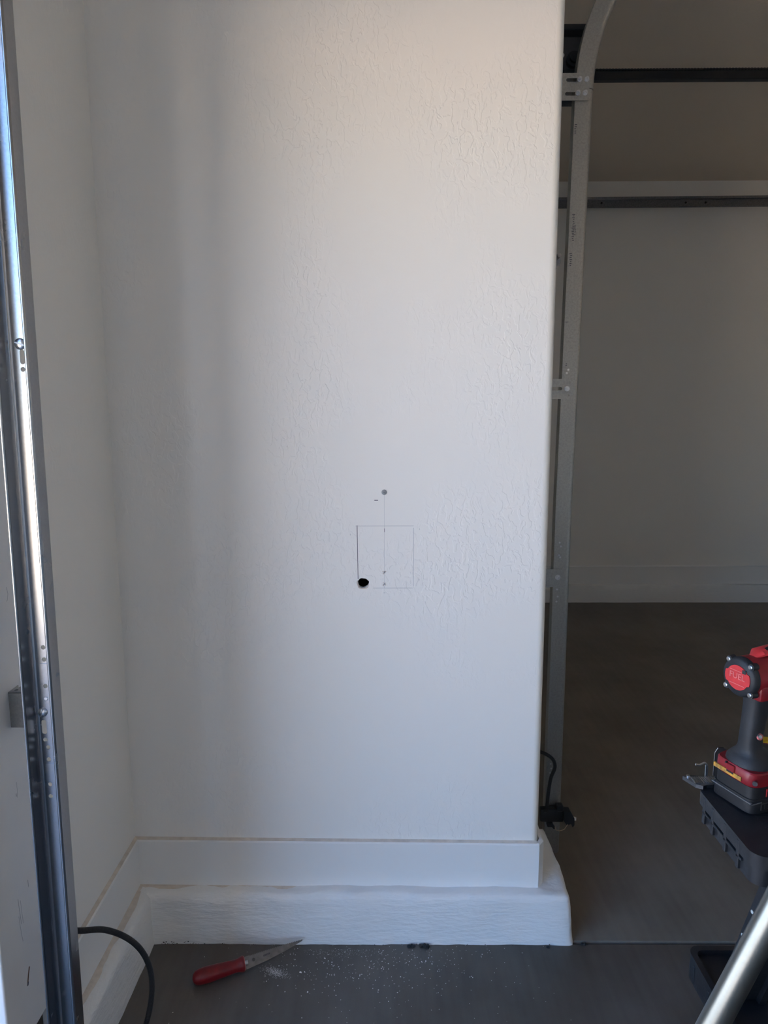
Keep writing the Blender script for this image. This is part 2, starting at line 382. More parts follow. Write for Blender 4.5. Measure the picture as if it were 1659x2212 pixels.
b = NB(); bx(b, (-.16, YN - .15, 0), (XR + .15, YN, ZCE)); struct('wall_near', b, 'wall2', 'white garage wall behind the camera', 'wall')
b = NB(); bx(b, (2.95, .0, 0), (XR, .14, ZCE)); struct('wall_light_block', b, 'wall2', 'unseen white wall added off to the right to cut light into the dark bay', 'wall')  # added out of view to keep daylight from the dark bay
b = NB(); bx(b, (XR, YN, 0), (XR + .15, YF, ZCE)); struct('wall_right', b, 'wall2', 'white garage wall off to the right', 'wall')
b = NB(); bx(b, (.85, YF, 0), (XR + .15, YF + .15, ZCE)); struct('wall_far', b, 'wall2', 'dim far wall of the dark bay below the horizontal track', 'wall')
b = NB(); bx(b, (.907, .25, 2.46), (W, YF, ZCE)); bx(b, (.907, 3.03, 0), (W, YF, 2.46)); struct('wall_bay', b, 'wall2', 'white wall around the closed door of the dark bay', 'wall')

# closed sectional door of the second bay
dr = thing('door_1', 'closed white sectional garage door of the dark bay', 'garage door', (1.0, 1.64, .004)); dr['kind'] = 'structure'
for i in range(4):
    b = NB(); bx(b, (.985, .245, .006 + i * .613), (1.03, 3.035, .616 + i * .613), .004, 1)
    for y in (.3, 1.0, 1.64, 2.3, 2.93): bx(b, (1.03, y - .03, .012 + i * .613), (1.034, y + .03, .61 + i * .613))
    obj('door_section', b, 'doorp', dr)
# roller hinge that shows in the gap beside the stub wall
hg = NB(); bx(hg, (1.032, .262, 1.70), (1.036, .345, 1.86)); bx(hg, (1.036, .318, 1.735), (1.128, .323, 1.822), .002, 1)
obj('hinge', hg, 'blackm', dr)
rl = NB(); tube(rl, [(1.118, .20, 1.778), (1.118, .36, 1.778)], .0055, 10); tube(rl, [(1.118, .276, 1.778), (1.118, .288, 1.778)], .022, 18); obj('roller', rl, 'dsteel', dr)
rl = NB(); tube(rl, [(1.116, .312, 1.81), (1.124, .312, 1.795), (1.122, .312, 1.765)], .003, 6); disc(rl, (1.118, .318, 1.80), (0, -1, 0), .006, .006, 8); obj('hinge_bolt', rl, 'steel', dr)

# -- baseboards
b = NB()
prof = [(0, ZC - .006), (TB, ZC - .006), (TB, ZB - .004), (TB - .004, ZB), (0, ZB)]
XE = 1.0675
def bb_path(b, pts):   # pts: list of (point on wall face, outward direction)
    rings = [[b.verts.new(Vector((p[0] + o[0] * u, p[1] + o[1] * u, v))) for u, v in prof] for p, o in pts]
    for i in range(len(rings) - 1):
        for k in range(len(prof)): b.faces.new((rings[i][k], rings[i][(k + 1) % 5], rings[i + 1][(k + 1) % 5], rings[i + 1][k]))
    b.faces.new(rings[0][::-1]); b.faces.new(rings[-1])
bb_path(b, [((0, 0), (1, -1)), ((W - .004, 0), (.30, -1)), ((W + .0035, .013), (1, -.42)), ((W + .0035, .24), (1, 0))])
for v in b.verts: v.co.z -= .010 * max(0, v.co.x) / 1.07
struct('baseboard_center', b, 'trim', 'white baseboard along the foot of the stub wall', 'baseboard', 20)
b = NB(); bb_path(b, [((0, 0), (1, -1)), ((0, -.455), (1, 0))]); struct('baseboard_left', b, 'trim', 'white baseboard on the side wall running behind the black hose', 'baseboard', 20)
b = NB(); bb_path(b, [((W, YF), (0, -1)), ((XR, YF), (0, -1))]); struct('baseboard_far', b, 'trim', 'dim white baseboard along the far wall of the dark bay', 'baseboard', 20)

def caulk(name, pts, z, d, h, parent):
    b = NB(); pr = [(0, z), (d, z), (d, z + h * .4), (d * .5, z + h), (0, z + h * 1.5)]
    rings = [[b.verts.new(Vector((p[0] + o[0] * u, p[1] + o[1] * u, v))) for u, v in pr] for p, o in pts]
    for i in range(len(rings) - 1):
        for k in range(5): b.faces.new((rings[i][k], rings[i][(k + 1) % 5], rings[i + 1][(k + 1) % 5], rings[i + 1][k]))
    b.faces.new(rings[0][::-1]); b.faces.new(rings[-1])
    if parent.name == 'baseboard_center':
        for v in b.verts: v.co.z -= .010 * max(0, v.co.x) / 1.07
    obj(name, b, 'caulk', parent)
BC, BL = bpy.data.objects['baseboard_center'], bpy.data.objects['baseboard_left']
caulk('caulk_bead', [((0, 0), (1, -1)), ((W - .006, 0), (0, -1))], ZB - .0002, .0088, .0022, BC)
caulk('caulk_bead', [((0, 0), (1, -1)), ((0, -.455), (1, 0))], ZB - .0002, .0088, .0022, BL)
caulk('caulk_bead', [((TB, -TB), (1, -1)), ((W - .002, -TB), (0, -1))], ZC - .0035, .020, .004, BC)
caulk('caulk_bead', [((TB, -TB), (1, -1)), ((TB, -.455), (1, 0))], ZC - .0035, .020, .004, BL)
# -- painted concrete curbs below the baseboards
b = NB(); rough_box(b, (.0, -CP, 0), (1.143, .252, ZC), .0125, .0052, 3.3, rnd=.004)
for v in b.verts:   # batter and slight sag of the top, foot a little wider
    if v.co.y < .0: v.co.y -= .012 * (1 - v.co.z / ZC) - .004
    v.co.x += (.012 * (1 - v.co.z / ZC)) if v.co.x > 1.1 else 0
    v.co.z -= .006 * max(0, (v.co.x - .6)) * (v.co.z / ZC)
struct('trim_2', b, 'curb', 'rough white painted concrete curb under the stub wall', 'curb', 60)
b = NB(); rough_box(b, (-.0, -.4555, 0), (CP, -.01, ZC), .0125, .003, 8.1, rnd=.004)
for v in b.verts:
    if v.co.x > .02: v.co.x += .008 * (1 - v.co.z / ZC) - .002
struct('trim_3', b, 'curb', 'white painted concrete curb along the shaded left wall', 'curb', 60)
b = NB(); rough_box(b, (W, YF - CP, .003), (XR, YF + .01, ZC), .05, .004, 5.2, rnd=.006); struct('trim_4', b, 'curb', 'dim painted concrete curb at the foot of the far wall', 'curb', 60)

# ============================================================ NEAR GALVANISED TRACK (left)
XL, XRT, YW, YNR = .050, .0965, -.5117, -.5455
tk = thing('garage_door_track', 'shiny galvanised door track standing close at the left edge', 'door track', (.073, YW, .003))
t = .0016; Z0, Z1 = .003, 2.32
holes = []
for x, z in ((.0715, 1.448), (.071, .973), (.071, .951), (.070, .902), (.067, .787), (.0665, .764), (.0655, .716), (.065, .693), (.063, .8015)): holes.append(circ(x, z, .0040, 14))
holes += [slot(.0718, 1.468, .008, .024), slot(.0625, .8255, .009, .027)]
b = NB(); plate(b, [(XL + .006, Z0), (XRT - .004, Z0), (XRT - .004, Z1), (XL + .006, Z1)], holes, lambda x, z, d: Vector((x, YW + d, z)), t)
# rounded left corner and left flange with a small rolled lip
def arc(cx, cy, r, a0, a1, n): return [(cx + r * math.cos(math.radians(a0 + (a1 - a0) * k / n)), cy + r * math.sin(math.radians(a0 + (a1 - a0) * k / n))) for k in range(n + 1)]
pathL = arc(XL + .006, YW - .006, .006, 90, 180, 6) + [(XL, YNR + .003)] + arc(XL - .003, YNR + .003, .003, 0, -110, 4)
prism(b, sheet(pathL, -t), lambda x, y, d: Vector((x, y, d)), Z0, Z1)
pathR = arc(XRT - .004, YW - .004, .004, 90, 0, 4) + [(XRT + .0012, YNR + .002)] + arc(XRT - .0005, YNR + .002, .0018, 0, -150, 4)
prism(b, sheet(pathR, t), lambda x, y, d: Vector((x, y, d)), Z0, Z1)
obj('channel', b, 'galv', tk, 40)
def panhead(c, nrm, r, h, slotdir, parent, m='steel', name='track_bolt', washer=None):
    nrm = Vector(nrm).normalized(); c = Vector(c)
    b = NB(); tube(b, [c + nrm * (h * q) for q in (0, .35, .7, .93, 1)], [r, r * .97, r * .78, r * .42, r * .05], 18)
    o = obj(name, b, m, parent, 50)
    b = NB(); s = Vector(slotdir).normalized(); q = s.cross(nrm)
    M4 = Matrix((s, q, nrm)).transposed().to_4x4(); M4.translation = c + nrm * h * .62
    bmesh.ops.create_cube(b, size=1, matrix=M4 @ Matrix.Diagonal((r * 1.7, r * .22, h * .8, 1))); obj('slot', b, 'dsteel', o, 0)
    return o
panhead((.070, YW, 1.4885), (0, -1, 0), .0095, .0042, (1, 0, -.35), tk)
panhead((.062, YW, .8535), (0, -1, 0), .0085, .0042, (.3, 0, 1), tk)
for z in (.926, .7395):      # half-punched rectangular tabs
    b = NB(); cx = .0745 if z > .8 else .0715
    prism(b, rrect(cx - .013, z - .0175, XRT - .006, z + .0175, .002, 3), lambda x, zz, d: Vector((x, YW - d, zz)), .0001, .0011); obj('punched_tab', b, 'galv', tk, 30)
b = NB(); disc(b, (.0695, YW, .879), (0, -1, 0), .0036, .0012, 12, bevel=.0008); obj('rivet', b, 'steel', tk)
for zc, bh in ((.857, .066),):
    b = NB(); bx(b, (.0022, -.512, zc - bh / 2), (.0485, -.5095, zc + bh / 2), .0006, 1)
    obj('jamb_bracket', b, 'galvd', tk)
    b = NB(); plate(b, [(.0022, -.512), (.0485, -.512), (.0485, -.474), (.016, -.474)], [circ(.0125, -.502, .0034, 10)], lambda x, y, d: Vector((x, y, zc + bh / 2 - d)), .002); obj('bracket_top', b, 'galv', tk)
    b = NB(); bx(b, (.0022, -.5095, zc - bh / 2), (.0042, -.480, zc + bh / 2)); obj('wall_flange', b, 'galvd', tk)
    b = NB(); bx(b, (.0490, -.5095, zc - .02), (.082, -.5070, zc + .02)); obj('bracket_tail', b, 'galvd', tk)
tk.location.x -= .007 * 1.05; tk.rotation_euler = (0, .007, 0)

# ============================================================ BAY TRACK (right of the stub wall)
bt = thing('bay_door_track', 'dull galvanised track curving overhead beside the stub wall edge', 'door track', (1.17, .27, .01))
YB = .27
def xl(z): return 1.1475 + max(0, z - 1.1) * .0125
# profile: sharp left corner, flat web towards the room, big rounded right side
PR = [(0, .030), (0, .001), (.001, 0), (.034, 0)] + [(.034 + .016 * math.sin(math.radians(a)), .016 - .016 * math.cos(math.radians(a))) for a in (20, 40, 60, 80, 100, 120)] + [(.044, .028)]
PRC = sheet(PR, .0018)
fr = []
for z in (.03, .6, 1.1, 1.6, 2.208): fr.append((Vector((xl(z), YB, z)), Vector((1, 0, 0)), Vector((0, 1, 0))))
b = NB(); swept(b, PRC, fr); obj('vertical_channel', b, 'galvd', bt, 40)
fr = []; R = .46; x0 = xl(2.21)
fr.append((Vector((x0 + .001, YB - .0004, 2.2095)), Vector((1, 0, 0)), Vector((0, 1, 0))))
ccx = x0 + .051 + R
for k in range(0, 27):
    a = math.radians(90 * k / 26); ro = R + .05
    fr.append((Vector((ccx - ro * math.cos(a), YB - .0004, 2.211 + ro * math.sin(a))), Vector((math.cos(a), 0, -math.sin(a))), Vector((0, 1, 0))))
fr.append((Vector((4.0, YB - .0004, 2.211 + R + .05)), Vector((0, 0, -1)), Vector((0, 1, 0))))
b = NB(); swept(b, PRC, fr); obj('curved_channel', b, 'galvd', bt, 40)
def hexnut(c, r, parent, name='nut'):
    b = NB(); c = Vector(c); disc(b, c, (0, -1, 0), r * 1.25, .0016, 18); o = obj('washer', b, 'steel', parent)
    b = NB(); tube(b, [c + Vector((0, -.0016, 0)), c + Vector((0, -.007, 0))], r, 6); tube(b, [c + Vector((0, -.007, 0)), c + Vector((0, -.0115, 0))], r * .55, 10); obj(name, b, 'steel', parent, 30)
# flag bracket
b = NB(); plate(b, rrect(1.070, 2.178, 1.197, 2.244, .004, 3), [slot2 for slot2 in ([(z, x) for x, z in slot(2.2275, 1.154, .009, .036)], [(z, x) for x, z in slot(2.194, 1.152, .009, .036)])], lambda x, z, d: Vector((x, YB - .002 - d, z)), .0022)
fb = obj('flag_bracket', b, 'galvd', bt)
for x, z in ((1.1705, 2.2285), (1.189, 2.2285), (1.1675, 2.196), (1.186, 2.196)): hexnut((x, YB - .0042, z), .0052, fb)
b = NB(); bx(b, (W + .0005, .262, 2.168), (1.072, .30, 2.36)); obj('flag_wall_flange', b, 'galvd', bt)
# jamb brackets
b = NB(); plate(b, rrect(1.072, 1.4105, 1.183, 1.4655, .002, 2), [[(z, x) for x, z in slot(1.4385, 1.131, .0085, .046)], circ(1.1725, 1.456, .0035, 10), circ(1.1705, 1.4205, .0032, 10)], lambda x, z, d: Vector((x, YB - .002 - d, z)), .002)
jb2 = obj('jamb_bracket', b, 'galvd', bt); hexnut((1.167, YB - .004, 1.4385), .0058, jb2)
b = NB(); bx(b, (1.072, YB - .004, .874), (1.172, YB - .002, .927)); jb3 = obj('jamb_bracket', b, 'galvd', bt); hexnut((1.160, YB - .004, .903), .006, jb3)
for z in (1.4, .9): 
    b = NB(); bx(b, (W + .0005, .252, z - .03 + (.04 if z > 1 else 0)), (1.072, .266, z + .03 + (.04 if z > 1 else 0))); obj('bracket_flange', b, 'galvd', bt)
b = NB()
for x, z in ((1.163, 1.004), (1.167, .993), (1.162, .967), (1.166, .961), (1.1605, .866), (1.163, .845), (1.160, .83), (1.160, .325), (1.162, .31), (1.159, .296), (1.166, 1.481), (1.17, 1.49)):
    disc(b, (x, YB + .0003, z), (0, -1, 0), .0030, .0009, 10, bevel=.0005)
obj('rivet_row', b, 'steel', bt); bpy.data.objects['rivet_row']['kind'] = 'stuff'
# mill ink marks on the web
b = NB()
for z0, z1, x, n in ((2.098, 2.124, 1.1655, 5), (1.83, 1.90, 1.169, 16), (1.765, 1.80, 1.165, 7), (1.845, 1.87, 1.1745, 6), (1.615, 1.62, 1.160, 2), (1.50, 1.51, 1.164, 2)):
    for i in range(n):
        z = z0 + (z1 - z0) * (i + .3 * random.random()) / n
        bx(b, (x - random.uniform(.001, .004), YB - .0004, z), (x + random.uniform(.001, .004), YB - .0001, z + (z1 - z0) / n * .4))
o = obj('ink_mark', b, 'cut', bt, 0); o['kind'] = 'stuff'

# end bearing bracket behind the curve
eb = thing('shaft_bracket', 'dark steel bracket half hidden between stub wall and curved track', 'bracket', (1.10, .40, 2.22))
b = NB(); bx(b, (W + .001, .40, 2.22), (1.215, .404, 2.408)); bx(b, (W + .001, .36, 2.22), (1.071, .404, 2.408)); obj('plate', b, 'dplate', eb)
b = NB(); bx(b, (1.071, .362, 2.396), (1.222, .405, 2.411), .002, 1); obj('top_lip', b, 'black', eb)
b = NB(); tube(b, [(1.185, .385, 2.335), (1.185, .40, 2.335)], .020, 18); tube(b, [(1.185, .375, 2.335), (1.185, .40, 2.335)], .0127, 14); obj('bearing', b, 'blackm', eb)
b = NB(); bx(b, (1.150, .385, 2.235), (1.19, .40, 2.295), .003, 1); obj('stop_block', b, 'dplate2', eb)
b = NB(); bx(b, (1.150, .392, 2.30), (1.20, .40, 2.312), .003, 1); obj('slot_lip', b, 'blackm', eb)
b = NB(); disc(b, (1.1545, .40, 2.349), (0, -1, 0), .006, .004, 12); obj('bolt', b, 'steel', eb)

# far horizontal track of the bay
ft = thing('horizontal_track', 'dark horizontal steel track running along the far wall', 'door track', (3.2, 3.03, 2.69))
prf = sheet([(-.012, -.033), (-.022, -.030), (-.022, -.018), (0, -.018), (0, .020), (-.022, .020), (-.022, .030), (-.014, .033)], .002)
b = NB(); swept(b, prf, [(Vector((x, 3.055, 2.722 + (x - 1.6) * .004)), Vector((0, 1, 0)), Vector((0, 0, 1))) for x in (1.25, 3, 4.05)]); obj('channel', b, 'dsteel', ft, 30)
for x in (2.07, 2.62, 2.75, 3.3):
    b = NB(); disc(b, (x, 3.0545, 2.724), (0, -1, 0), .007, .005, 10); obj('bolt_head', b, 'blackm', ft)
for x in (1.9, 3.9):
    b = NB(); bx(b, (x, 3.057, 2.72), (x + .04, 3.06, ZCE)); bx(b, (x, 3.057, 2.70), (x + .04, YF, 2.703)); obj('hanger', b, 'dsteel', ft)

# opener rail with chain
orl = thing('opener_rail', 'black opener rail with a chain along its top, high in the dark bay', 'opener rail', (3.0, 1.33, 2.70))
b = NB(); bx(b, (1.10, 1.322, 2.699), (4.05, 1.352, 2.733), .003, 1); obj('rail', b, 'black', orl)
b = NB()
x = 1.12
while x < 4.0:
    tube(b, [(x, 1.330, 2.739), (x + .0072, 1.330, 2.739)], .0050, 6, oval=(1, .7)); bx(b, (x + .0072, 1.3275, 2.7365), (x + .0127, 1.3325, 2.7415)); x += .0127
o = obj('chain', b, 'blackm', orl); o['kind'] = 'stuff'
b = NB(); bx(b, (1.075, 1.31, 2.68), (1.10, 1.365, 2.75)); obj('wall_bracket', b, 'blackm', orl)
b = NB(); bx(b, (3.9, 1.33, 2.733), (3.93, 1.345, ZCE)); obj('hanger', b, 'dsteel', orl)

# photo-eye on the track foot and its cable
pe = thing('photo_eye_sensor', 'black photo-eye sensor on a bracket at the foot of the bay track', 'sensor', (1.19, .262, .12))
b = NB(); bx(b, (1.128, .244, .150), (1.198, .266, .192), .004, 2); bx(b, (1.176, .242, .185), (1.196, .262, .206), .003, 1); obj('mount', b, 'black', pe)
b = NB(); prism(b, [(1.196, .190), (1.216, .189), (1.2285, .168), (1.229, .146), (1.224, .139), (1.219, .150), (1.206, .146), (1.198, .158)], lambda x, z, d: Vector((x, d, z)), .236, .262); obj('housing', b, 'black', pe, 30)
b = NB(); tube(b, [(1.227, .243, .1635), (1.2345, .240, .1640)], [.0062, .005], 12); obj('lens', b, 'steel', pe)
b = NB(); pts = [Vector((1.170, .235, .142)), Vector((1.174, .234, .132)), Vector((1.184, .233, .130)), Vector((1.198, .234, .1335)), Vector((1.209, .236, .149))]
tube(b, pts, .0011, 6); obj('wire', b, 'wire', pe)
b = NB(); bx(b, (1.150, .243, .134), (1.166, .262, .152), .002, 1); prism(b, [(1.152, .150), (1.164, .150), (1.174, .134), (1.168, .131)], lambda x, z, d: Vector((x, d, z)), .240, .248); obj('clip', b, 'black', pe)
def smooth_path(P, n):
    P = [Vector(p) for p in P]; out = []
    for i in range(len(P) - 1):
        p0, p1, p2, p3 = P[max(i - 1, 0)], P[i], P[i + 1], P[min(i + 2, len(P) - 1)]
        for k in range(n):
            s = k / n; out.append(.5 * (2 * p1 + (p2 - p0) * s + (2 * p0 - 5 * p1 + 4 * p2 - p3) * s * s + (3 * p1 - p0 - 3 * p2 + p3) * s ** 3))
    return out + [P[-1]]
b = NB(); tube(b, smooth_path([(1.115, .262, .372), (1.138, .245, .370), (1.157, .235, .358), (1.163, .232, .335), (1.152, .232, .300), (1.146, .232, .25), (1.144, .236, .20), (1.142, .246, .185)], 8), .0052, 10)
tag(obj('sensor_cable', b, 'black'), 'black cable looping down the edge of the stub wall to the sensor', 'cable')

# ============================================================ CORRUGATED HOSE
P = smooth_path([(.030, -.440, .362), (.055, -.422, .347), (.085, -.39, .322), (.118, -.365, .283), (.1435, -.352, .240), (.1575, -.347, .190), (.159, -.350, .135), (.148, -.362, .075), (.128, -.385, .028), (.115, -.42, .0065), (.128, -.48, .0062), (.16, -.58, .0062), (.20, -.75, .0062)], 16)
L = [0]
for i in range(1, len(P)): L.append(L[-1] + (P[i] - P[i - 1]).length)
Q = []; Rr = []; s = 0; i = 0; ph = 0
while s < L[-1]:
    while i < len(L) - 2 and L[i + 1] < s: i += 1
    f = (s - L[i]) / max(1e-9, L[i + 1] - L[i]); Q.append(P[i].lerp(P[i + 1], f)); Rr.append(.0060 if ph % 4 in (0, 1) else .0052); ph += 1; s += .00075
b = NB(); tube(b, Q, Rr, 12); tag(obj('corrugated_hose', b, 'black', None, 60), 'thin black corrugated hose looping out from behind the near track', 'hose')

# ============================================================ WALL SCREW
sc = thing('wall_screw', 'small steel washer-head screw in the stub wall above the pencilled square', 'screw', (.6622, 0, 1.183))
b = NB(); disc(b, (.6622, -.0001, 1.183), (0, -1, 0), .0066, .0022, 24, bevel=.0008); obj('washer', b, 'zinc', sc)
b = NB(); disc(b, (.6622, -.0022, 1.183), (0, -1, 0), .0044, .0032, 20, bevel=.0014); obj('head', b, 'zinc', sc)
b = NB(); bx(b, (.6605, -.0058, 1.1824), (.6639, -.0053, 1.1836)); bx(b, (.6616, -.0058, 1.1813), (.6628, -.0053, 1.1847)); obj('recess', b, 'dsteel', sc)

# ============================================================ DRYWALL SAW
A = Vector((.203, -.186, .0195)); B = Vector((.309, -.1425, .0195)); T = Vector((.449, -.068, .022))
ax = (B - A).normalized()
dw = thing('drywall_saw', 'small jab saw with red handle lying on the floor against the curb', 'saw', A)
Lh = (B - A).length
prof_h = [(-.008, .004), (-.005, .011), (.0, .0155), (.01, .0182), (.025, .0190), (.05, .0178), (.075, .0160), (.092, .0150), (.102, .0155), (.109, .0178), (.113, .0186), (.1155, .0178), (.1165, .0150)]
b = NB(); tube(b, [A + ax * p for p, r in prof_h], [r for p, r in prof_h], 20, oval=(1, .92)); 
hd = obj('handle', b, 'redsaw', dw, 60)
b = NB(); tube(b, [A + ax * .1158, A + ax * .1172], .0165, 20, oval=(1, .92)); obj('guard_rim', b, 'redtxt', hd)
b = NB(); tube(b, [A + ax * .1168, A + ax * .126], .0055, 12); obj('collar', b, 'steel', dw)
s0 = A + ax * .119; bd = (T - s0).normalized(); LB = (T - s0).length
wv = Vector((0, 0, 1)) - bd * bd.z; wv.normalize(); hv = bd.cross(wv) ; hv = -hv if hv.y < 0 else hv
wd = (wv * .62 + hv * .78).normalized(); nb = bd.cross(wd).normalized()
outl = [(0, -.0140), (.05, -.0128), (.10, -.0085), (LB - .004, -.0014), (LB, .0008)]
n_t = 34
up = []
for k in range(n_t + 1):
    p = LB * (1 - k / n_t); hgt = .0135 - .0110 * (p / LB) ** 1.3
    if k < n_t - 3: up += [(p - .0004, hgt), (p - .0016, hgt - .0022)]
    else: up.append((p, hgt))
outl += up
b = NB(); plate(b, outl, [circ(.022, .0005, .0040, 14)], lambda a, c, d: s0 + bd * a + wd * c + nb * (d - .0007), .0014); bl = obj('blade', b, 'dsteel', dw, 0)
bl.data.materials[0] = MT['blade']
b = NB(); 
for k in range(5): prism(b, rrect(.047 + k * .0035, -.002, .0498 + k * .0035, .002, .0004, 1), lambda a, c, d: s0 + bd * a + wd * c + nb * d, -.0009, .0009)
obj('stamped_mark', b, 'cut', bl, 0)
b = NB(); tube(b, [s0 + bd * .022 + nb * -.0009, s0 + bd * .022 + nb * .0009], .0072, 16); 
bmesh.ops.delete(b, geom=[f for f in b.faces if len(f.verts) > 4], context='FACES_ONLY'); b.free()

# ============================================================ PLASTER CRUMBS AND DIRT
def chip(b, x, y, z, r):
    M4 = Matrix.Translation((x, y, z)) @ Matrix.Rotation(random.uniform(0, 6.28), 4, 'Z') @ Matrix.Diagonal((r * random.uniform(.8, 1.5), r * random.uniform(.6, 1.1), r * random.uniform(.4, .8), 1))
    v = bmesh.ops.create_icosphere(b, subdivisions=1, radius=1, matrix=M4)['verts']
    for q in v: q.co += Vector((random.uniform(-1, 1), random.uniform(-1, 1), random.uniform(-.6, .6))) * r * .3
b = NB()
for i in range(330):
    x = random.gauss(.62, .15); y = -.072 - abs(random.gauss(0, .085))
    if x < .36 or x > 1.12: continue
    r = random.choice([.0006, .0007, .0008, .0009, .0012]); chip(b, x, y, r * .4, r)
for x, y, r in ((.452, -.148, .0026), (.462, -.146, .0018), (.518, -.112, .0019), (.508, -.104, .0018), (.476, -.205, .0018), (.402, -.187, .0016), (.395, -.128, .0015), (.415, -.125, .0017), (.545, -.13, .0015), (.60, -.155, .0016), (.565, -.163, .0015), (.655, -.13, .0014), (.70, -.16, .0015), (.715, -.117, .0014), (.78, -.12, .0014), (.66, -.185, .0014), (.54, -.20, .0014)): chip(b, x, y, r * .4, r)
for i in range(110): chip(b, random.uniform(.25, 1.1), -.06 - random.random() ** 2 * .32, .0003, .0007)
for x, y in ((.115, -.235), (.17, -.29), (.2, -.1), (.17, -.262)): chip(b, x, y, .0005, .0012)
tag(obj('plaster_crumbs', b, 'dust'), 'scattered white plaster crumbs on the floor in front of the curb', 'crumbs', kind='stuff')
b = NB()
for i in range(650):
    a = random.gauss(0, .016); c = random.gauss(0, .0065); x = .390 + a * .95 + c * .3; y = -.147 - a * .30 + c; r = random.choice([.0003, .0004, .0005, .0006]); chip(b, x, y, r * .3, r)
for i in range(260):
    x = .55 + random.gauss(0, .05); y = -.075 - abs(random.gauss(0, .012)); r = random.choice([.0003, .0004]); chip(b, x, y, r * .3, r)
tag(obj('plaster_dust', b, 'dust'), 'patch of fine white plaster dust on the floor below the saw blade', 'dust', kind='stuff')
b = NB()
for i in range(46):
    x = .075 + abs(random.gauss(0, .09)) if i < 30 else random.uniform(.1, 1.13); r = random.choice([.0008, .0011, .0015]); chip(b, x, -.0605 + random.uniform(-.001, .0015), random.uniform(.001, .009 if x < .25 else .003), r)
tag(obj('curb_grime', b, 'dirt'), 'dark specks of grime along the foot of the white curb', 'grime', kind='stuff')
for (x, y, s, lb) in ((.729, -.064, .008, 'dark dirt clump against the curb foot, left of the pair'), (.763, -.065, .010, 'dark dirt clump against the curb foot, right of the pair'), (1.085, -.067, .0045, 'tiny dark dirt clump at the curb foot near its free corner'), (1.177, -.058, .007, 'dark crumbly dirt on the floor joint beside the curb corner')):
    b = NB()
    for k in range(9): chip(b, x + random.uniform(-1, 1) * s, y + random.uniform(-.4, .4) * s, .2 * s + random.uniform(0, .3) * s, s * random.uniform(.3, .6))
    tag(obj('dirt_clump', b, 'dirt'), lb, 'dirt', 'dirt clumps along the curb')

# ============================================================ SAWHORSE
ZT = .800
sh = thing('sawhorse', 'black plastic sawhorse carrying the red impact driver', 'sawhorse', (1.6, -.73, 0))
BX0, BX1, BY0, BY1 = 1.151, 1.98, -.828, -.656
b = NB()
prism(b, rrect(BX0, BY0, BX1, BY1, .020, 6), lambda x, y, d: Vector((x, y, d)), ZT - .020, ZT)
prism(b, rrect(BX0 + .004, BY0 + .004, BX1 - .004, BY1 - .004, .018, 6), lambda x, y, d: Vector((x, y, d)), ZT - .046, ZT - .020)
bm_ = obj('beam', b, 'shplas', sh, 30)
for y in (-.685, -.712, -.750, -.785):
    b = NB(); bx(b, (BX0 - .0004, y - .0035, ZT - .045), (BX0 + .006, y + .0035, ZT - .003), .001, 1); obj('end_rib', b, 'shplas', bm_)
b = NB(); bx(b, (BX0 - .0004, -.795, ZT - .029), (BX0 + .006, -.680, ZT - .025), .001, 1); obj('end_ledge', b, 'shplas', bm_)
b = NB()
for y in [BY0 + .012 + .0065 * k for k in range(21)]: bx(b, (1.20, y, ZT - .0005), (1.95, y + .0022, ZT + .0006))
obj('grip_ridge', b, 'shplas', bm_); bm_.children[-1]['kind'] = 'stuff'
ZS = .30
def leg(x0, x1, sy):
    b = NB(); ytop = -.742 + sy * .064; ybot = -.742 + sy * .337
    f = lambda z: ytop + (ybot - ytop) * (1 - z / (ZT - .046))
    for x, wdt in ((x0, .012), (x1 - .012, .012)):
        prism(b, [(f(ZT - .046) - .022, ZT - .046), (f(ZT - .046) + .022, ZT - .046), (f(0) + .017, 0), (f(0) - .017, 0)], lambda y, z, d, x=x, wdt=wdt: Vector((x + d, y, z)), 0, wdt)
    yo = .020 * sy
    prism(b, [(f(ZT - .046) - .008, ZT - .046), (f(ZT - .046) + .008, ZT - .046), (f(0) + .008, 0), (f(0) - .008, 0)], lambda y, z, d: Vector((x0 + .012 + d, y, z)), 0, x1 - x0 - .024)
    lg = obj('leg', b, 'shplas', sh, 30)
    for z in (.640, .521, .456, .396):
        b = NB(); disc(b, (x0, f(z) + (.013 if sy > 0 else -.013), z), (-1, 0, 0), .0036, .0012, 12, bevel=.0006); obj('pin', b, 'grey', lg)
    return lg
leg(1.30, 1.37, 1); leg(1.30, 1.37, -1); leg(1.83, 1.905, 1); leg(1.83, 1.905, -1)
b = NB()
SX0, SX1, SY0, SY1 = 1.278, 1.86, -1.082, -.402
prism(b, rrect(SX0, SY0, SX1, SY1, .022, 5), lambda x, y, d: Vector((x, y, d)), ZS - .055, ZS - .012)
plate(b, rrect(SX0, SY0, SX1, SY1, .022, 5), [rrect(SX0 + .012, SY0 + .012, SX1 - .012, SY1 - .012, .014, 4)[::-1]], lambda x, y, d: Vector((x, y, ZS - .012 + d)), .012)
stf = obj('shelf', b, 'shplas', sh, 30)
for y in (-.44, -.50, -.56, -.62):
    b = NB(); bx(b, (SX0 - .002, y - .003, ZS - .05), (SX0 + .004, y + .003, ZS - .012), .001, 1); obj('shelf_rib', b, 'shplas', stf)

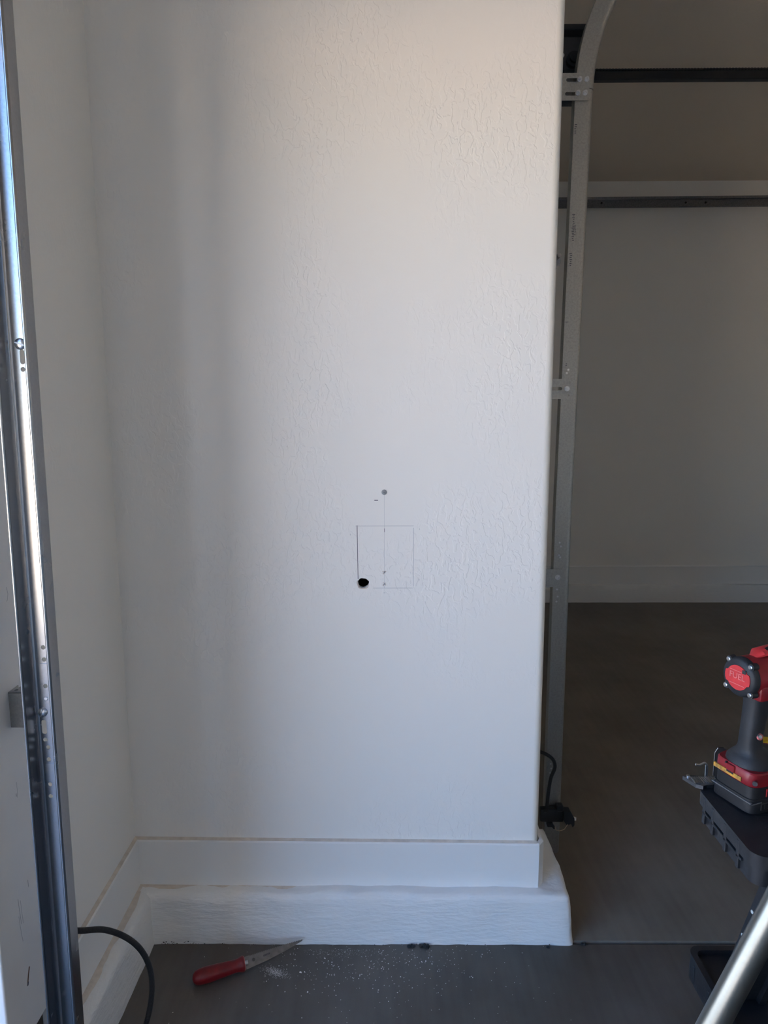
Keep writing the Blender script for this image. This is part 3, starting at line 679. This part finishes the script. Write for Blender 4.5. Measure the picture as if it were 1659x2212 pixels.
# ============================================================ STEEL TUBE leaning on the sawhorse
p0 = Vector((1.099, -.853, .575)); p1 = Vector((1.160, -.850, .722))
d = (p1 - p0).normalized()
E_TUBE = (p0, d)
lo = p0 - d * ((p0.z - .006) / d.z); hi = p0 + d * .46
b = NB(); tube(b, [lo, hi], .0172, 28, caps=False); tube(b, [hi, lo], .0152, 28, caps=False)
n0 = len(b.verts); b.verts.ensure_lookup_table()
st = obj('steel_tube', b, galv_mat('bright tube', (.25, .252, .235), .36, .03), None, 40)
tag(st, 'bright galvanised steel tube leaning in the lower right foreground', 'tube')

# ============================================================ IMPACT DRIVER
fdir = Vector((.93, .36, 0)).normalized()
idr = thing('impact_driver', 'red and black cordless impact driver standing on its battery', 'impact driver', (1.180, -.7045, ZT + .0006))
idr.rotation_euler = (0, 0, math.atan2(fdir.y, fdir.x))
def lo_(name, b, m, parent=idr, smooth=35): return obj(name, b, m, parent, smooth, world=False)
def loft(b, secs, n=20, p=2.6):
    """superellipse sections (x, z, half-x, half-y)"""
    rings = []
    for (cx, cz, hx, hy) in secs:
        ring = []
        for k in range(n):
            a = 2 * math.pi * k / n; c, s = math.cos(a), math.sin(a)
            ring.append(b.verts.new((cx + hx * math.copysign(abs(c) ** (2 / p), c), hy * math.copysign(abs(s) ** (2 / p), s), cz)))
        rings.append(ring)
    for i in range(len(rings) - 1):
        for k in range(n): b.faces.new((rings[i][k], rings[i][(k + 1) % n], rings[i + 1][(k + 1) % n], rings[i + 1][k]))
    b.faces.new(rings[0][::-1]); b.faces.new(rings[-1])
# battery
b = NB(); loft(b, [(.058, .0, .055, .034), (.058, .003, .058, .037), (.058, .022, .058, .037), (.058, .0225, .0565, .0358), (.058, .040, .0565, .0358), (.058, .041, .054, .034)], 40, 7)
bat = lo_('battery', b, 'black')
b = NB(); loft(b, [(.058, .0015, .0590, .0378), (.058, .0175, .0590, .0378)], 40, 7); lo_('battery_skirt', b, 'shplas', bat)
b = NB(); bx(b, (-.0012, -.035, .0175), (.002, .035, .0190)); bx(b, (-.0012, -.0375, .0175), (.018, -.0366, .0188)); lo_('edge_wear', b, 'dplate2', bat)
tb = text_bm('M18', .017, .0004); tb.transform(Matrix.Translation((.040, -.0366, .030)) @ Matrix.Rotation(math.pi / 2, 4, 'X')); lo_('lettering', tb, 'redcap', bat)
b = NB(); bx(b, (.016, -.0385, .006), (.10, -.0365, .0165), .0008, 1); bx(b, (.022, -.0392, .008), (.028, -.038, .0145)); lo_('side_panel', b, 'blackm', bat)
# red foot and black foot
b = NB(); loft(b, [(.054, .041, .0535, .0368), (.054, .043, .0545, .0375), (.054, .0595, .0535, .0370), (.054, .0615, .052, .0355)], 40, 6); ft_ = lo_('red_foot', b, 'red')
b = NB(); bx(b, (-.0016, -.016, .0435), (.0006, .033, .0498)); lo_('warning_label', b, 'label', ft_)
b = NB(); bx(b, (-.0030, -.004, .050), (.002, .010, .060), .001, 1); lo_('latch', b, 'red', ft_)
b = NB(); bx(b, (-.0024, -.003, .0475), (.001, .009, .0502)); bx(b, (-.0024, .0100, .0585), (.001, .0125, .0612)); lo_('latch_slot', b, 'black', ft_)
b = NB(); disc(b, (.003, -.0355, .0505), (-.7, -.7, 0), .0034, .003, 14); lo_('foot_screw', b, 'dsteel', ft_)
# handle with rubber
b = NB(); loft(b, [(.054, .0595, .0515, .0350), (.050, .066, .047, .0330), (.043, .073, .033, .0265), (.035, .080, .0200, .0190), (.031, .086, .0158, .0150), (.031, .100, .0150, .0140), (.034, .125, .0158, .0145), (.038, .150, .0180, .0155), (.043, .172, .0235, .0180), (.045, .184, .0250, .0182)], 28, 2.7); hdl = lo_('handle', b, 'rubber', idr, 60)
b = NB(); tube(b, [(.031, -.0115, .106), (.031, -.0165, .106)], [.0054, .0046], 14); lo_('screw_boss', b, 'redtxt', hdl)
b = NB(); tube(b, [(.030, -.0135, .107), (.028, -.0182, .108)], [.0034, .0026], 12); lo_('handle_screw', b, 'steel', hdl)
b = NB(); bx(b, (.060, -.009, .132), (.074, .009, .168), .004, 2); lo_('trigger', b, 'black')
# motor housing
AZ = .1965
def ring(b, secs, n=32):
    """sections along the tool axis: (x, radius-y, radius-z)"""
    rings = [[b.verts.new((x, ry * math.cos(2 * math.pi * k / n), AZ + rz * math.sin(2 * math.pi * k / n))) for k in range(n)] for x, ry, rz in secs]
    for i in range(len(rings) - 1):
        for k in range(n): b.faces.new((rings[i][k], rings[i][(k + 1) % n], rings[i + 1][(k + 1) % n], rings[i + 1][k]))
    b.faces.new(rings[0][::-1]); b.faces.new(rings[-1])
b = NB(); ring(b, [(.005, .0265, .0272), (.009, .0285, .0292), (.060, .0290, .0298), (.085, .0282, .0290), (.092, .027, .028)]); bx(b, (.010, -.0288, AZ - .031), (.088, .0288, AZ - .006), .006, 2); mh = lo_('motor_housing', b, 'red')
b = NB(); tube(b, [(.022, 0, AZ + .0275), (.032, 0, AZ + .0325), (.060, 0, AZ + .034), (.088, 0, AZ + .0305)], [.006, .012, .013, .010], 14, oval=(.5, 1), up=(0, 0, 1)); lo_('top_ridge', b, 'redcap', mh)
b = NB(); tube(b, [(.040, -.004, AZ + .0365), (.055, -.006, AZ + .0385), (.075, -.006, AZ + .036)], [.004, .008, .005], 12, oval=(.6, 1), up=(0, 0, 1)); lo_('top_grip', b, 'black', mh)
b = NB(); ring(b, [(-.004, .0245, .0250), (-.0015, .0275, .0280), (.003, .0288, .0294), (.0065, .0288, .0294)])
for a in (48, 132, 222, 318):
    ca, sa = math.cos(math.radians(a)), math.sin(math.radians(a)); tube(b, [(-.002, (.0278 * ca), AZ + .0286 * sa), (.008, .0284 * ca, AZ + .0290 * sa)], .0050, 12)
ec = lo_('end_cap', b, 'rubber', idr, 45)
for a in (48, 132, 222, 318):
    ca, sa = math.cos(math.radians(a)), math.sin(math.radians(a)); c = Vector((-.0018, .0278 * ca, AZ + .0286 * sa))
    b = NB(); tube(b, [c, c + Vector((-.0022, 0, 0)), c + Vector((-.0030, 0, 0))], [.0034, .0034, .0024], 12); lo_('cap_screw', b, 'steel', ec)
pts = []
for k in range(48):
    a = 2 * math.pi * k / 48; r = .0182 + (.0030 if abs(math.sin(a)) < .42 else 0)
    pts.append((r * math.cos(a), r * math.sin(a) * 1.0))
rot = math.radians(-4)
b = NB(); prism(b, pts, lambda y, z, d: Vector((-.004 - d, y * math.cos(rot) - z * math.sin(rot), AZ + y * math.sin(rot) + z * math.cos(rot))), -.001, .0014); rc = lo_('red_cap', b, 'redcap', ec, 20)
tb = text_bm('FUEL', .0125, .0004)
MX = Matrix.Translation((-.0056, 0, AZ + .002)) @ Matrix((( 0, 0, -1, 0), (-1, 0, 0, 0), (0, 1, 0, 0), (0, 0, 0, 1)))
tb.transform(MX); lo_('lettering', tb, 'redtxt', rc)
for z, hw in ((AZ - .0100, .013), (AZ + .0098, .013)):
    b = NB(); bx(b, (-.0058, -hw, z - .0004), (-.0052, hw, z + .0004)); lo_('cap_line', b, 'redtxt', rc)
b = NB(); bx(b, (-.0062, -.014, AZ + .009), (-.0053, -.008, AZ + .0145), .0003, 1); lo_('dirt_spot', b, 'dirt', rc)
b = NB(); bx(b, (.034, -.0298, AZ - .002), (.075, -.0284, AZ + .004)); lo_('side_print', b, 'grey', mh)
b = NB(); bx(b, (.036, -.0298, AZ - .020), (.07, -.0284, AZ - .014), .001, 1); lo_('vent_slot', b, 'black', mh)
b = NB(); ring(b, [(.090, .0255, .0265), (.100, .0268, .0278), (.118, .025, .026), (.132, .017, .018), (.135, .014, .014)]); lo_('hammer_case', b, 'black')
b = NB(); ring(b, [(.134, .010, .010), (.150, .010, .010), (.154, .0085, .0085)], 20); lo_('bit_collet', b, 'dsteel')

# ============================================================ SMALL THINGS ON THE SAWHORSE
jw = thing('toothed_jaw', 'grey steel toothed jaw piece overhanging the sawhorse corner beside the battery', 'metal jaw', (1.16, -.64, ZT + .001))
b = NB(); plate(b, [(1.137, -.640), (1.147, -.664), (1.156, -.669), (1.163, -.666), (1.206, -.664), (1.206, -.643), (1.166, -.640), (1.148, -.636)], [slot_ for slot_ in ()], lambda x, y, d: Vector((x, y, ZT + .001 + d)), .006); jb_ = obj('jaw_plate', b, 'dsteel', jw, 20)
b = NB()
for k in range(13): bx(b, (1.147 + k * .0031, -.662, ZT + .007), (1.1488 + k * .0031, -.644, ZT + .0085))
obj('tooth_row', b, 'steel', jb_, 0); jb_.children[-1]['kind'] = 'stuff'
b = NB(); bx(b, (1.172, -.641, ZT + .006), (1.1755, -.639, ZT + .026)); 
tube(b, smooth_path([(1.174, -.640, ZT + .025), (1.170, -.640, ZT + .029), (1.162, -.641, ZT + .026), (1.155, -.642, ZT + .0275)], 5), .0016, 8); obj('hook', b, 'steel', jw)
b = NB(); disc(b, (1.144, -.643, ZT + .007), (0, 0, 1), .0028, .003, 10); obj('rivet', b, 'steel', jw)
lp = thing('black_loop', 'black flat metal loop standing upright beside the toothed jaw', 'loop', (1.19, -.656, ZT + .007))
out = [(.0, .0), (-.010, .004), (-.0125, .010), (-.012, .046), (-.008, .054), (.0, .0545), (.007, .050), (.018, .028), (.019, .010), (.012, .002)]
inn = [(-.005, .028), (-.0055, .044), (-.002, .048), (.002, .0465), (.0095, .031), (.008, .0285)]
ux = Vector((.95, -.30, 0)).normalized(); un = Vector((.30, .95, 0)).normalized(); o0 = Vector((1.1905, -.6560, ZT + .0072))
b = NB(); plate(b, out, [inn[::-1]], lambda a, z, d: o0 + ux * a + Vector((0, 0, z)) + un * d, .004); lpo = obj('loop_plate', b, 'black', lp, 30)
b = NB(); tube(b, [o0 + ux * a + Vector((0, 0, z)) - un * .0006 for a, z in ((-.0128, .008), (-.0124, .046), (-.0085, .0542))], .0005, 6); obj('worn_edge', b, 'dsteel', lpo)

ht = thing('hand_tool', 'yellow and dark red hand tool on the bay floor, cut by the right edge', 'hand tool', (2.25, .90, .004))
b = NB(); prism(b, [(2.150, .050), (2.156, .078), (2.168, .082), (2.34, .068), (2.34, .054)], lambda x, z, d: Vector((x, d, z)), .885, .925); obj('yellow_top', b, 'yellow', ht)
b = NB(); prism(b, [(2.150, .008), (2.147, .034), (2.152, .049), (2.34, .053), (2.345, .02), (2.34, .004), (2.155, .004)], lambda x, z, d: Vector((x, d, z)), .882, .928); hb = obj('body', b, 'red', ht)
b = NB(); prism(b, [(2.164, .034), (2.26, .022), (2.26, .030), (2.164, .043)], lambda x, z, d: Vector((x, d, z)), .8805, .8822); obj('stripe', b, 'grey', hb)
